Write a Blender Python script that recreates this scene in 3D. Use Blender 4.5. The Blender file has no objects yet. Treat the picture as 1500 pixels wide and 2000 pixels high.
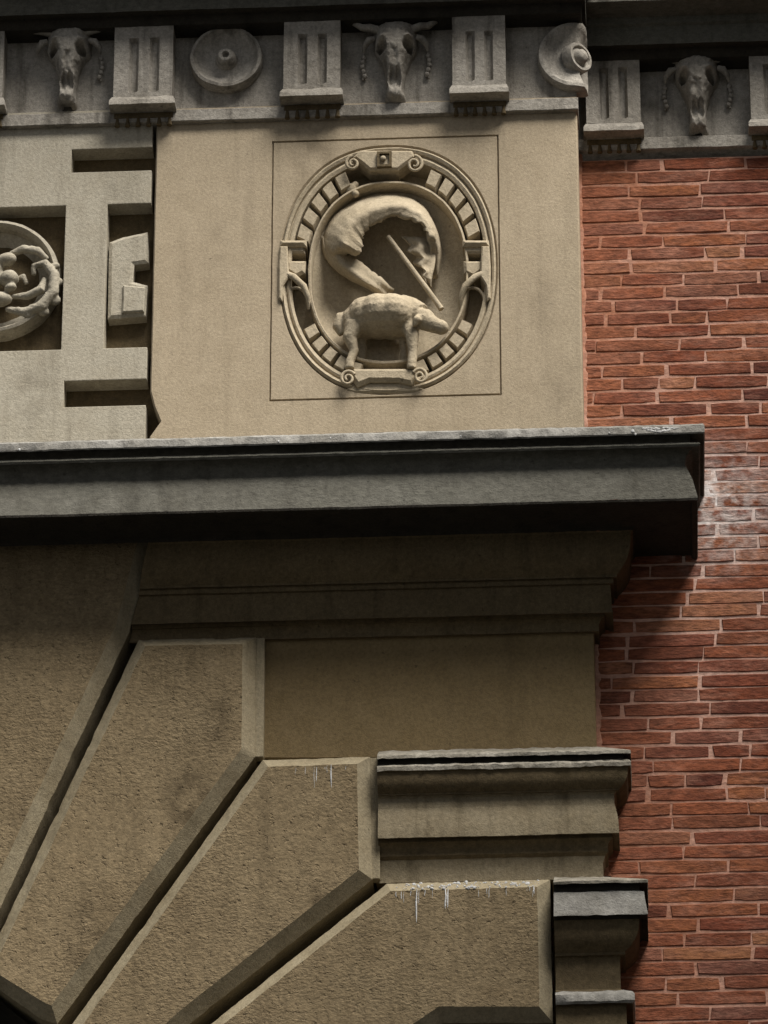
import bpy, bmesh, math, random
from mathutils import Vector, noise
random.seed(7)
C = bpy.context.scene.collection
R = math.radians

# ------------------------------------------------------------------ camera
FPX = 9300.0                      # focal length in photo pixels (2000 tall)
SC = 420.0                        # photo pixels per metre on the pier face
U = 1.0 / SC                      # one photo pixel on the pier face, in metres
PITCH, YAW = R(26.0), R(3.4)
DIST = FPX / SC
ZC = 1.6 + DIST * math.sin(PITCH)
FW = Vector((-math.sin(YAW) * math.cos(PITCH), math.cos(YAW) * math.cos(PITCH), math.sin(PITCH)))
RT = Vector((math.cos(YAW), math.sin(YAW), 0))
UPV = RT.cross(FW)
CAM = Vector((0, 0, ZC)) - FW * DIST
cd = bpy.data.cameras.new('camera')
cam = bpy.data.objects.new('camera', cd); C.objects.link(cam)
cam.location = CAM
cam.rotation_euler = (math.pi / 2 + PITCH, 0, YAW)
cd.sensor_fit = 'VERTICAL'; cd.sensor_height = 36.0
cd.lens = FPX / 2000.0 * 36.0
cd.clip_start = 0.5; cd.clip_end = 2000
bpy.context.scene.camera = cam

# ------------------------------------------------------------------ sky, sun, exposure
SUN_EL, SUN_AZ = R(57), R(42)     # azimuth measured from the wall's normal towards the right
w = bpy.data.worlds.new('World'); bpy.context.scene.world = w; w.use_nodes = True
nt = w.node_tree; nt.nodes.clear()
sky = nt.nodes.new('ShaderNodeTexSky'); sky.sky_type = 'NISHITA'; sky.sun_disc = False
sky.sun_elevation = SUN_EL; sky.sun_rotation = math.pi - SUN_AZ
sky.dust_density = 1.0; sky.air_density = 0.6
hs = nt.nodes.new('ShaderNodeHueSaturation'); hs.inputs['Saturation'].default_value = 0.22
bg = nt.nodes.new('ShaderNodeBackground'); bg.inputs['Strength'].default_value = 0.05
wo = nt.nodes.new('ShaderNodeOutputWorld')
nt.links.new(sky.outputs[0], hs.inputs['Color']); nt.links.new(hs.outputs[0], bg.inputs[0]); nt.links.new(bg.outputs[0], wo.inputs[0])
sd = bpy.data.lights.new('sun', 'SUN'); sd.energy = 5.0; sd.angle = R(34); sd.color = (1.0, 0.95, 0.88)
sun = bpy.data.objects.new('sun', sd); C.objects.link(sun)
sdir = Vector((math.sin(SUN_AZ) * math.cos(SUN_EL), -math.cos(SUN_AZ) * math.cos(SUN_EL), math.sin(SUN_EL)))
sun.rotation_euler = sdir.to_track_quat('Z', 'Y').to_euler()
vs = bpy.context.scene.view_settings
vs.view_transform = 'Standard'; vs.look = 'None'; vs.gamma = 1.0; vs.use_curve_mapping = False
vs.exposure = 0.58

# ------------------------------------------------------------------ helpers
def P(px, py, yu):
    """point on the vertical plane Y = yu (photo-pixel units behind the pier face) seen at px, py"""
    d = FW + RT * ((px - 750) / FPX) - UPV * ((py - 1000) / FPX)
    t = (yu * U - CAM.y) / d.y
    return CAM + d * t
def X(px, py, yu): return P(px, py, yu).x
def Z(px, py, yu): return P(px, py, yu).z

def nz(p, s, seed=0.0):
    return noise.noise(Vector((p[0] * s + seed, p[1] * s + seed * 1.7, p[2] * s - seed)))

ORG = {}
def tag(o, label=None, cat=None, group=None, kind=None):
    if label: o['label'] = label
    if cat: o['category'] = cat
    if group: o['group'] = group
    if kind: o['kind'] = kind
    return o
def empty(name, loc, label, cat, group=None):
    o = bpy.data.objects.new(name, None); C.objects.link(o)
    o.location = loc; o.empty_display_size = 0.1
    ORG[o.name] = Vector(loc)
    return tag(o, label, cat, group)

class MB:
    def __init__(s): s.v = []; s.f = []
    def add(s, vs, fs):
        n = len(s.v); s.v += [Vector(v) for v in vs]; s.f += [tuple(i + n for i in f) for f in fs]; return s
    def box(s, x0, x1, y0, y1, z0, z1):
        return s.add([(x0,y0,z0),(x1,y0,z0),(x1,y1,z0),(x0,y1,z0),(x0,y0,z1),(x1,y0,z1),(x1,y1,z1),(x0,y1,z1)],
              [(0,1,5,4),(1,2,6,5),(2,3,7,6),(3,0,4,7),(4,5,6,7),(3,2,1,0)])
    def grid(s, rows, closed=False):
        n = len(rows[0]); vs = [p for r in rows for p in r]; fs = []
        for i in range(len(rows) - 1):
            for j in range(n if closed else n - 1):
                k = (j + 1) % n
                fs.append((i*n + j, i*n + k, (i+1)*n + k, (i+1)*n + j))
        return s.add(vs, fs)
    def tube(s, pts, rad, seg=8, caps=True):
        pts = [Vector(p) for p in pts]
        if not hasattr(rad, '__len__'): rad = [rad] * len(pts)
        rows = []; ref = Vector((0, 1, 0))
        for i, p in enumerate(pts):
            t = (pts[min(i+1, len(pts)-1)] - pts[max(i-1, 0)]).normalized()
            a = t.cross(ref)
            if a.length < 1e-4: a = t.cross(Vector((1, 0, 0)))
            a.normalize(); b = t.cross(a)
            rows.append([p + (a * math.cos(2*math.pi*k/seg) + b * math.sin(2*math.pi*k/seg)) * rad[i] for k in range(seg)])
        n0 = len(s.v); s.grid(rows, True)
        if caps:
            s.f.append(tuple(n0 + k for k in range(seg))[::-1])
            s.f.append(tuple(n0 + (len(rows)-1)*seg + k for k in range(seg)))
        return s
    def jitter(s, amp, scale, seed=0.0, axes=(1, 1, 1)):
        for v in s.v:
            q = v.copy()
            for i in range(3):
                if axes[i]: v[i] += amp * axes[i] * (nz(q, scale, seed + 11*i) + 0.5 * nz(q, scale * 3.1, seed + 5 + 7*i))
        return s
    def build(s, name, m, parent=None, smooth=None, bevel=0, weld=False, kind=None):
        org = ORG[parent.name] if parent else Vector((0, 0, 0))
        me = bpy.data.meshes.new(name)
        me.from_pydata([v - org for v in s.v], [], s.f)
        bm = bmesh.new(); bm.from_mesh(me)
        if weld: bmesh.ops.remove_doubles(bm, verts=bm.verts, dist=1e-5)
        bmesh.ops.recalc_face_normals(bm, faces=bm.faces)
        if bevel:
            es = [e for e in bm.edges if len(e.link_faces) == 2 and e.calc_face_angle(0) > 0.5]
            bmesh.ops.bevel(bm, geom=es, offset=bevel, segments=2, profile=0.6, affect='EDGES', clamp_overlap=True)
        bm.to_mesh(me); bm.free()
        if smooth:
            me.shade_smooth(); me.set_sharp_from_angle(angle=R(smooth))
        me.materials.append(m)
        o = bpy.data.objects.new(name, me); C.objects.link(o)
        if parent: o.parent = parent
        ORG[o.name] = org
        if kind: o['kind'] = kind
        return o

def cells(mb, xs, zs, keep, y0, y1):
    """solid plate on a grid of cells; keep(i, j) says which cells are solid"""
    nx, nzz = len(xs) - 1, len(zs) - 1
    K = lambda i, j: 0 <= i < nx and 0 <= j < nzz and keep(i, j)
    for i in range(nx):
        for j in range(nzz):
            if not K(i, j): continue
            a, b, c, d = xs[i], xs[i+1], zs[j], zs[j+1]
            mb.add([(a,y0,c),(b,y0,c),(b,y0,d),(a,y0,d)], [(0,1,2,3)])
            if not K(i-1, j): mb.add([(a,y1,c),(a,y0,c),(a,y0,d),(a,y1,d)], [(0,1,2,3)])
            if not K(i+1, j): mb.add([(b,y0,c),(b,y1,c),(b,y1,d),(b,y0,d)], [(0,1,2,3)])
            if not K(i, j-1): mb.add([(a,y1,c),(b,y1,c),(b,y0,c),(a,y0,c)], [(0,1,2,3)])
            if not K(i, j+1): mb.add([(a,y0,d),(b,y0,d),(b,y1,d),(a,y1,d)], [(0,1,2,3)])
    return mb

def remesh(mb, voxel, name, m, parent, smooth_it=4, wool=0.0, wscale=60):
    """fuse overlapping closed pieces into one continuous skin"""
    me = bpy.data.meshes.new('tmp'); me.from_pydata([v.copy() for v in mb.v], [], mb.f)
    bm = bmesh.new(); bm.from_mesh(me); bmesh.ops.recalc_face_normals(bm, faces=bm.faces); bm.to_mesh(me); bm.free()
    o = bpy.data.objects.new('tmp', me); C.objects.link(o)
    md = o.modifiers.new('r', 'REMESH'); md.mode = 'VOXEL'; md.voxel_size = voxel
    ms = o.modifiers.new('s', 'SMOOTH'); ms.iterations = smooth_it; ms.factor = 0.5
    dg = bpy.context.evaluated_depsgraph_get(); dg.update()
    m2 = bpy.data.meshes.new_from_object(o.evaluated_get(dg))
    bpy.data.objects.remove(o); bpy.data.meshes.remove(me)
    org = ORG[parent.name]
    for v in m2.vertices:
        p = v.co.copy()
        if wool: p += v.normal * wool * (nz(p, wscale) + 0.5 * nz(p, wscale * 2.3, 3))
        v.co = p - org
    m2.shade_smooth(); m2.materials.clear(); m2.materials.append(m); m2.name = name
    r = bpy.data.objects.new(name, m2); C.objects.link(r); r.parent = parent; ORG[r.name] = org
    return r
def ball(mb, c, rx, ry, rz, rot=0.0, seg=16):
    rows = []; c = Vector(c); cr, sr = math.cos(rot), math.sin(rot)
    top = len(mb.v)
    for i in range(1, seg // 2):
        a = math.pi * i / (seg // 2)
        row = []
        for k in range(seg):
            b = 2 * math.pi * k / seg
            x, y, z = rx*math.sin(a)*math.cos(b), ry*math.sin(a)*math.sin(b), rz*math.cos(a)
            row.append(c + Vector((x*cr - z*sr, y, x*sr + z*cr)))
        rows.append(row)
    n0 = len(mb.v); mb.grid(rows, True)
    t = c + Vector((-rz*sr, 0, rz*cr)); b_ = c - Vector((-rz*sr, 0, rz*cr))
    mb.v += [t, b_]; it, ib = len(mb.v) - 2, len(mb.v) - 1
    L = n0 + (len(rows) - 1) * seg
    for k in range(seg):
        mb.f.append((it, n0 + k, n0 + (k+1) % seg)); mb.f.append((ib, L + (k+1) % seg, L + k))
    return mb

# ------------------------------------------------------------------ materials
class NT:
    def __init__(s, name):
        s.m = bpy.data.materials.new(name); s.m.use_nodes = True
        s.t = s.m.node_tree; s.b = s.t.nodes['Principled BSDF']
        s.b.inputs['Roughness'].default_value = 0.9
        s.b.inputs['Specular IOR Level'].default_value = 0.2
        g = s.t.nodes.new('ShaderNodeNewGeometry'); s.pos = g.outputs['Position']
    def n(s, t): return s.t.nodes.new(t)
    def l(s, a, b): s.t.links.new(a, b)
    def scaled(s, v):
        n = s.n('ShaderNodeVectorMath'); n.operation = 'MULTIPLY'; s.l(s.pos, n.inputs[0]); n.inputs[1].default_value = v; return n.outputs[0]
    def noise(s, scale, vec=None, detail=4, rough=0.6, off=None):
        n = s.n('ShaderNodeTexNoise'); n.inputs['Scale'].default_value = scale
        n.inputs['Detail'].default_value = detail; n.inputs['Roughness'].default_value = rough
        s.l(vec if vec else s.pos, n.inputs['Vector']); return n.outputs['Fac']
    def rng(s, v, a, b, c=0.0, d=1.0):
        n = s.n('ShaderNodeMapRange'); n.inputs['From Min'].default_value = a; n.inputs['From Max'].default_value = b
        n.inputs['To Min'].default_value = c; n.inputs['To Max'].default_value = d; s.l(v, n.inputs['Value']); return n.outputs[0]
    def math(s, op, a, b=None):
        n = s.n('ShaderNodeMath'); n.operation = op
        for i, x in enumerate((a, b)):
            if x is None: continue
            if isinstance(x, (int, float)): n.inputs[i].default_value = x
            else: s.l(x, n.inputs[i])
        return n.outputs[0]
    def mix(s, f, a, b, mode='MIX'):
        n = s.n('ShaderNodeMix'); n.data_type = 'RGBA'; n.blend_type = mode
        for k, x in ((0, f), (6, a), (7, b)):
            if isinstance(x, (int, float)): n.inputs[k].default_value = x
            elif isinstance(x, tuple): n.inputs[k].default_value = (*x, 1)
            else: s.l(x, n.inputs[k])
        return n.outputs[2]
    def bump(s, h, dist, strength=1.0, prev=None):
        n = s.n('ShaderNodeBump'); n.inputs['Distance'].default_value = dist; n.inputs['Strength'].default_value = strength
        s.l(h, n.inputs['Height'])
        if prev: s.l(prev, n.inputs['Normal'])
        return n.outputs[0]
    def near(s, p, r0, r1):
        n = s.n('ShaderNodeVectorMath'); n.operation = 'DISTANCE'; s.l(s.pos, n.inputs[0]); n.inputs[1].default_value = p
        return s.rng(n.outputs['Value'], r0, r1, 1.0, 0.0)
    def done(s, col, nrm):
        s.l(col, s.b.inputs['Base Color'])
        if nrm: s.l(nrm, s.b.inputs['Normal'])
        return s.m

def stone(name, base, dark, light, tool=0.0, grain=55.0, streak=0.5, gbump=0.006, stain=1.0, fine=0.5, lump=.3, blots=(), tint=0):
    t = NT(name)
    big = t.rng(t.noise(1.7, detail=5), 0.35, 0.68)
    med = t.rng(t.noise(9.0, detail=6, rough=0.65), 0.3, 0.72)
    col = t.mix(t.math('MULTIPLY', big, 0.55 * stain), base, dark)
    col = t.mix(t.math('MULTIPLY', med, 0.5), col, light)
    st = t.rng(t.noise(1.0, t.scaled((13, 13, 1.1)), detail=5), 0.52, 0.72)
    col = t.mix(t.math('MULTIPLY', st, streak), col, tuple(0.55 * c for c in dark))
    g1 = t.noise(grain, t.scaled((0.62, 1, 1)) if tool else None, detail=3, rough=0.7)
    g2 = t.noise(grain * 3.3, detail=2)
    sp = t.rng(g1, 0.28, 0.72, 1.0 - 0.42 * fine, 1.0 + 0.42 * fine)
    s2 = t.rng(g2, 0.25, 0.75, 1.0 - 0.3 * fine, 1.0 + 0.3 * fine)
    col = t.mix(1.0, col, t.math('MULTIPLY', sp, s2), 'MULTIPLY')
    for c, r, k in blots:
        v = t.scaled((1, 1, .45)); d = t.n('ShaderNodeVectorMath'); d.operation = 'DISTANCE'; t.l(v, d.inputs[0]); d.inputs[1].default_value = (c.x, c.y, c.z*.45)
        f = t.math('MULTIPLY', t.rng(d.outputs['Value'], r*.2, r, 1, 0), t.rng(t.noise(10, detail=5), .38, .62))
        col = t.mix(t.math('MULTIPLY', f, k), col, tuple(.42*x for x in dark))
    if tint:
        oi = t.n('ShaderNodeObjectInfo'); col = t.mix(1.0, col, t.rng(oi.outputs['Random'], 0, 1, 1 - tint, 1 + tint), 'MULTIPLY')
    # small dark pits
    pit = t.rng(t.noise(26.0, detail=2), 0.70, 0.76)
    col = t.mix(t.math('MULTIPLY', pit, 0.5), col, tuple(0.3 * c for c in dark))
    n = t.bump(t.noise(14, detail=4), 0.012, lump)
    if tool: g1 = t.math('MULTIPLY', g1, t.rng(t.noise(2.8, detail=4), .35, .65, .25, 1.35))
    n = t.bump(g1, gbump * (1.6 if tool else 1.0), 0.9, n)
    if tint: n = t.bump(t.rng(t.noise(34, detail=3), .58, .72), -.006, .9, n)
    n = t.bump(g2, 0.0025, 0.7, n)
    return t.done(col, n)

M = {}
M['pier'] = stone('tan_sandstone', (.375, .308, .215), (.26, .207, .135), (.45, .375, .27), grain=70, streak=.25, gbump=.0022, stain=1, fine=.42, lump=.16, blots=[(P(1065, 600, 0), .09, .35), (P(610, 240, 0), .16, .6), (P(420, 480, 0), .1, .3), (P(1100, 770, 0), .12, .3)])
M['relief'] = stone('carved_sandstone', (.40, .335, .235), (.28, .23, .15), (.50, .43, .32), grain=60, streak=.2, gbump=.003, fine=.45)
M['strap'] = stone('grey_sandstone', (.36, .325, .255), (.27, .235, .17), (.44, .41, .335), grain=65, streak=.45, gbump=.003, fine=.5, lump=.2, blots=[(P(60, 770, 0), .12, .4), (P(230, 360, 0), .07, .4)])
M['frieze'] = stone('weathered_frieze_stone', (.27, .248, .213), (.11, .096, .075), (.42, .395, .35), grain=50, streak=.75, gbump=.005, fine=.6, stain=1.3)
M['cornice'] = stone('blackened_grey_stone', (.10, .097, .08), (.05, .045, .034), (.145, .14, .12), grain=52, streak=.4, gbump=.004, tool=1, fine=.6)
M['crust_shade'] = stone('grimy_shade_stone', (.11, .082, .043), (.055, .038, .02), (.145, .112, .065), grain=50, streak=.4, gbump=.003, fine=.6)  # grimy brown; also paints shade on triglyph drops and in recesses
M['cap'] = stone('pale_weathered_ledge', (.25, .24, .215), (.12, .11, .09), (.42, .41, .385), grain=45, streak=.4, gbump=.005, fine=.5)
M['block'] = stone('tooled_sandstone', (.180, .136, .078), (.115, .082, .043), (.24, .187, .112), tool=1, grain=78, streak=.35, gbump=.0055, fine=.8, lump=.35, tint=.22, blots=[(P(370, 1560, 50), .16, .8), (P(180, 1850, 50), .18, .6), (P(420, 1400, 50), .1, .6), (P(620, 1760, 50), .05, .8), (P(60, 1600, 50), .2, .4)])
M['margin'] = stone('drafted_margin_stone', (.27, .225, .145), (.15, .115, .065), (.36, .315, .22), grain=60, streak=.3, gbump=.003, fine=.5, lump=.2)
M['impost'] = stone('brown_moulded_stone', (.22, .18, .115), (.10, .075, .04), (.29, .25, .175), grain=52, streak=.55, gbump=.004, fine=.5)
M['core'] = stone('brown_plain_stone', (.16, .116, .056), (.11, .077, .036), (.195, .145, .078), grain=60, streak=.2, gbump=.003, fine=.45)
M['ledge'] = stone('mottled_ledge_stone', (.20, .18, .14), (.07, .06, .04), (.52, .49, .43), grain=38, streak=.5, gbump=.006, fine=.8)
M['dark_top'] = stone('darkened_ledge_top', (.075, .072, .055), (.04, .036, .026), (.12, .118, .10), grain=40, streak=.2, fine=.6)  # ledge top darkened to cut the light it bounces up
M['black'] = stone('soot_shade_stone', (.03, .026, .02), (.012, .01, .008), (.05, .045, .035), fine=.5)  # soot black, deepened to paint shade into soffits, undercuts and the reveal
M['white'] = stone('lime_white', (.50, .50, .49), (.33, .32, .30), (.72, .73, .74), streak=0, fine=.6)
EFFL = P(1395, 990, 155)
def brick_mat():
    t = NT('fired_brick')
    oi = t.n('ShaderNodeObjectInfo')
    rp = t.n('ShaderNodeValToRGB'); t.l(oi.outputs['Random'], rp.inputs[0])
    cols = [(0, (.16, .042, .020)), (.18, (.28, .088, .038)), (.36, (.10, .027, .017)), (.52, (.33, .120, .050)), (.68, (.21, .058, .029)), (.84, (.19, .076, .052)), (1, (.37, .160, .074))]
    e = rp.color_ramp.elements
    e[0].position, e[0].color = cols[0][0], (*cols[0][1], 1); e[1].position, e[1].color = cols[-1][0], (*cols[-1][1], 1)
    for p, c in cols[1:-1]:
        k = e.new(p); k.color = (*c, 1)
    rp.color_ramp.interpolation = 'CONSTANT' if False else 'LINEAR'
    col = rp.outputs[0]
    a = t.rng(t.noise(18, detail=5), 0.3, 0.7)
    col = t.mix(t.math('MULTIPLY', a, 0.5), col, (.13, .045, .03))
    lime = t.rng(t.noise(7, t.scaled((.5, 1, 1.8)), detail=7, rough=.75), 0.48, 0.70)
    col = t.mix(t.math('MULTIPLY', lime, 0.55), col, (.42, .215, .15))
    ef = t.math('MULTIPLY', t.near(EFFL, .05, .42), t.rng(t.noise(16, detail=5), .38, .6))
    col = t.mix(t.math('MULTIPLY', ef, .8), col, (.62, .56, .53))
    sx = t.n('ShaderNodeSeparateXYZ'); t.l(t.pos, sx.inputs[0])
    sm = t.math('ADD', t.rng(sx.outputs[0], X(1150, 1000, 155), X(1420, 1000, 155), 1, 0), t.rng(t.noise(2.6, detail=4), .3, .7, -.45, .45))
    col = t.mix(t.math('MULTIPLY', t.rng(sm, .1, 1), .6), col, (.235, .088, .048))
    dk = t.rng(t.noise(9, t.scaled((.35, 1, 1.7)), detail=5), .55, .75)
    col = t.mix(t.math('MULTIPLY', dk, .7), col, (.07, .022, .016))
    g = t.noise(85, t.scaled((.28, 1, 1)), detail=4, rough=.7)
    col = t.mix(1.0, col, t.rng(g, .28, .72, .45, 1.55), 'MULTIPLY')
    n = t.bump(t.noise(30, detail=4), .006, .8); n = t.bump(g, .005, 1, n)
    return t.done(col, n)
M['brick'] = brick_mat()
def mortar_mat():
    t = NT('lime_mortar')
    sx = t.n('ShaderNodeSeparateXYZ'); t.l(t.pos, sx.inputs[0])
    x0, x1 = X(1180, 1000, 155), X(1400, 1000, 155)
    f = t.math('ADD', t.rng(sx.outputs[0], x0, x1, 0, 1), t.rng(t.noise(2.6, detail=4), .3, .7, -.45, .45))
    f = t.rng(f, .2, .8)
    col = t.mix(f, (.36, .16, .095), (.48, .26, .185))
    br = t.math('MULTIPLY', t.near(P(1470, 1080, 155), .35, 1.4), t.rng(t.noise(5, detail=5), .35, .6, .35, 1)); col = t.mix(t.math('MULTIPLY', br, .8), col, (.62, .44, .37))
    col = t.mix(t.math('MULTIPLY', t.rng(t.noise(11, detail=5), .42, .68), .35), col, (.50, .33, .27))
    ef = t.math('MULTIPLY', t.near(EFFL, .08, .42), t.rng(t.noise(12, detail=5), .32, .55))
    col = t.mix(ef, col, (.70, .65, .63))
    g = t.noise(70, t.scaled((.5, 1, 1)), detail=3)
    col = t.mix(1.0, col, t.rng(g, .25, .75, .72, 1.28), 'MULTIPLY')
    n = t.bump(t.noise(35, detail=4), .006, .8); n = t.bump(g, .003, .7, n)
    return t.done(col, n)
M['mortar'] = mortar_mat()
def flat(name, c, scale=3.0):
    t = NT(name); col = t.mix(t.noise(scale, detail=5), tuple(.75*x for x in c), tuple(1.2*x for x in c)); return t.done(col, t.bump(t.noise(40), .004, .6))
M['asphalt'] = flat('asphalt', (.05, .05, .048))

# ------------------------------------------------------------------ ground
g = MB(); g.add([(-400, -400, 0), (400, -400, 0), (400, 400, 0), (-400, 400, 0)], [(0, 1, 2, 3)])
tag(g.build('ground', M['asphalt']), kind='structure')

wg = MB(); wx = 6.2  # unseen wing, added to shade the lower wall
wg.box(wx, wx + 9, -11, .2, 0, 17.5); wg.box(wx - .35, wx + 9, -11.4, .2, 17.502, 18.0); wg.box(wx - .7, wx + 9, -11.8, .2, 18.002, 18.4)
wg.build('added_shade_wing', M['core'], None)['kind'] = 'structure'

# depths of the main planes, in photo-pixel units behind the pier face
Y_PIER, Y_BRICK, Y_CORE = 0, 155, 100
XR_PIER = X(1133, 520, 0)
XL_PIER = X(299, 520, 0)
XR_CORE = X(1163, 1360, Y_CORE)
XFAR = X(-420, 1000, 0)

# ------------------------------------------------------------------ brick wall
def brick_wall():
    t = empty('brick_wall', (X(1300, 2000, Y_BRICK), Y_BRICK*U, Z(1300, 2000, Y_BRICK)),
              'red brick wall with pale mortar joints to the right of the stone pier', 'brick wall')
    za, zb = Z(1348, 607, Y_BRICK), Z(1440, 1761, Y_BRICK)
    pitch = (za - zb) / 43.0
    yf = Y_BRICK * U
    x0, x1 = X(1095, 300, Y_BRICK), X(1500, 1000, Y_BRICK) + 0.75
    k0 = -int((Z(1330, 291, Y_BRICK - 14) - za) / pitch)
    k1 = int((za - Z(1300, 2000, Y_BRICK)) / pitch) + 8
    # unit shapes
    def unit(L, H, seed):
        rr = random.Random(seed); n = 5
        top = [(-L/2 + L*i/(n-1), H/2) for i in range(n)]; bot = [(L/2 - L*i/(n-1), -H/2) for i in range(n)]
        o = []
        for i, (a, b) in enumerate(top + bot):
            end = i in (0, n-1, n, 2*n-1)
            o.append((a * (1 - (.03 * .2 / L if end else 0)) + rr.uniform(-.005, .005), b * (.88 if end else 1) + rr.uniform(-.0016, .0016)))
        N = len(o); c = .0035
        inn = [(a * (1 - 2*c/L) + rr.uniform(-.002, .002), b * (1 - 2*c/H)) for a, b in o]
        v = [(a, .03, b) for a, b in o] + [(a, .003, b) for a, b in o] + [(a, rr.uniform(-.0018, .0002), b) for a, b in inn]
        f = []
        for i in range(N):
            j = (i+1) % N
            f += [(i, j, N+j, N+i), (N+i, N+j, 2*N+j, 2*N+i)]
        for i in range(n - 1):
            f.append((2*N+i, 2*N+i+1, 2*N+2*n-2-i, 2*N+2*n-1-i))
        me = bpy.data.meshes.new('brick'); me.from_pydata(v, [], f)
        bm = bmesh.new(); bm.from_mesh(me); bmesh.ops.recalc_face_normals(bm, faces=bm.faces); bm.to_mesh(me); bm.free()
        me.materials.append(M['brick']); return me
    H = pitch - .0090
    lens = [.40, .35, .30, .17, .24]
    units = {L: [unit(L, H, 17*i + int(L*1000)) for i in range(7)] for L in lens}
    place = []
    for k in range(k0, k1):
        zc = za - (k + .5) * pitch
        x = x0 - random.uniform(0, .25)
        while x < x1:
            L = random.choices(lens, (5, 4, 2, 1.6, .8))[0]
            place.append((x + L/2, zc + random.uniform(-.0025, .0025), L))
            x += L + random.choice((.001, .002, .004, .008, .014))
    def px_of(x, z):
        d = Vector((x, yf, z)) - CAM
        q = d.dot(FW); return 750 + FPX * d.dot(RT) / q, 1000 - FPX * d.dot(UPV) / q
    def edge(py):
        if py < 850: return 1134
        if py < 1090: return 1362
        if py < 1250: return 1205
        if py < 1470: return 1166
        if py < 1710: return 1205
        return 1240
    vis = []
    for (x, z, L) in place:
        a, py = px_of(x - L/2, z); b, _ = px_of(x + L/2, z)
        w_ = min(b, 1500) - max(a, edge(py))
        if 285 < py < 2012 and w_ > 3: vis.append((-w_, x, z, L))
    vis.sort(); keep = {(x, z) for _, x, z, L in vis[:300]}
    rest = MB()
    for (x, z, L) in place:
        me = random.choice(units[L]); y = yf + random.uniform(-.0015, .0010); ry = random.uniform(-.006, .006)
        if (x, z) in keep:
            o = bpy.data.objects.new('brick', me); C.objects.link(o); o.parent = t
            z += .0045 * nz((x, 0, z*6), 2.2, 8); o.location = Vector((x, y, z)) - ORG[t.name]; o.rotation_euler = (random.uniform(-.03, .03), ry, random.uniform(-.012, .012))
        else:
            rest.add([v.co + Vector((x, y, z)) for v in me.vertices], [tuple(p.vertices) for p in me.polygons])
    rest.build('bricks_beyond', M['brick'], t, kind='stuff')
    # mortar: a rough sheet that stands nearly flush beside the stonework and is raked back farther right
    st = .0105
    zt, zb2 = za - k0*pitch, za - k1*pitch
    xs0, xs1 = X(1165, 1000, Y_BRICK), X(1360, 1000, Y_BRICK)
    rows = []; nz_, nx_ = int((zt - zb2) / st), int((x1 - x0) / st)
    for j in range(nz_ + 1):
        row = []
        for i in range(nx_ + 1):
            x, z = x0 + (x1 - x0) * i / nx_, zb2 + (zt - zb2) * j / nz_
            s = min(1, max(0, (x - xs0) / (xs1 - xs0) + .5 * nz((x, 0, z), 3.0)))
            e = max(0, 1 - math.hypot(x - EFFL.x, z - EFFL.z) / .3)
            d = .0028 + .0004 * s - .0022 * e + .0011 * nz((x*.6, 0, z * 1.6), 13, 4) + .0011 * nz((x*.5, 0, z), 55, 9)
            row.append((x, yf + d, z))
        rows.append(row)
    MB().grid(rows).build('mortar', M['mortar'], t, smooth=60)
    for xp, y0_, y1_, yy, wd in ((1134, 292, 838, 0, 9), (1164, 1248, 1462, Y_CORE, 12), (1178, 1676, 1712, Y_CORE - 8, 14)):
        n = int((y1_ - y0_) / 6); rows = []
        for i in range(n + 1):
            py = y0_ + (y1_ - y0_) * i / n; p = P(xp, py, yy); z = Z(xp, py, Y_BRICK)
            xx = XR_PIER if yy == 0 else XR_CORE + (8*U if yy != Y_CORE else 0)
            w_ = (wd * (.55 + .8 * abs(nz((0, 0, z), 9, 3)) + .35 * nz((0, 0, z), 38, 7))) * U
            rows.append([(xx - 10*U, yf - .006, z), (xx + w_*.6, yf - .005 + .002*nz((0, 0, z), 50), z), (xx + w_, yf - .001, z), (xx + w_ + .006, yf + .012, z)])
        MB().grid(rows).build('edge_mortar', M['mortar'], t, smooth=60)
    return t
brick_wall()

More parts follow.
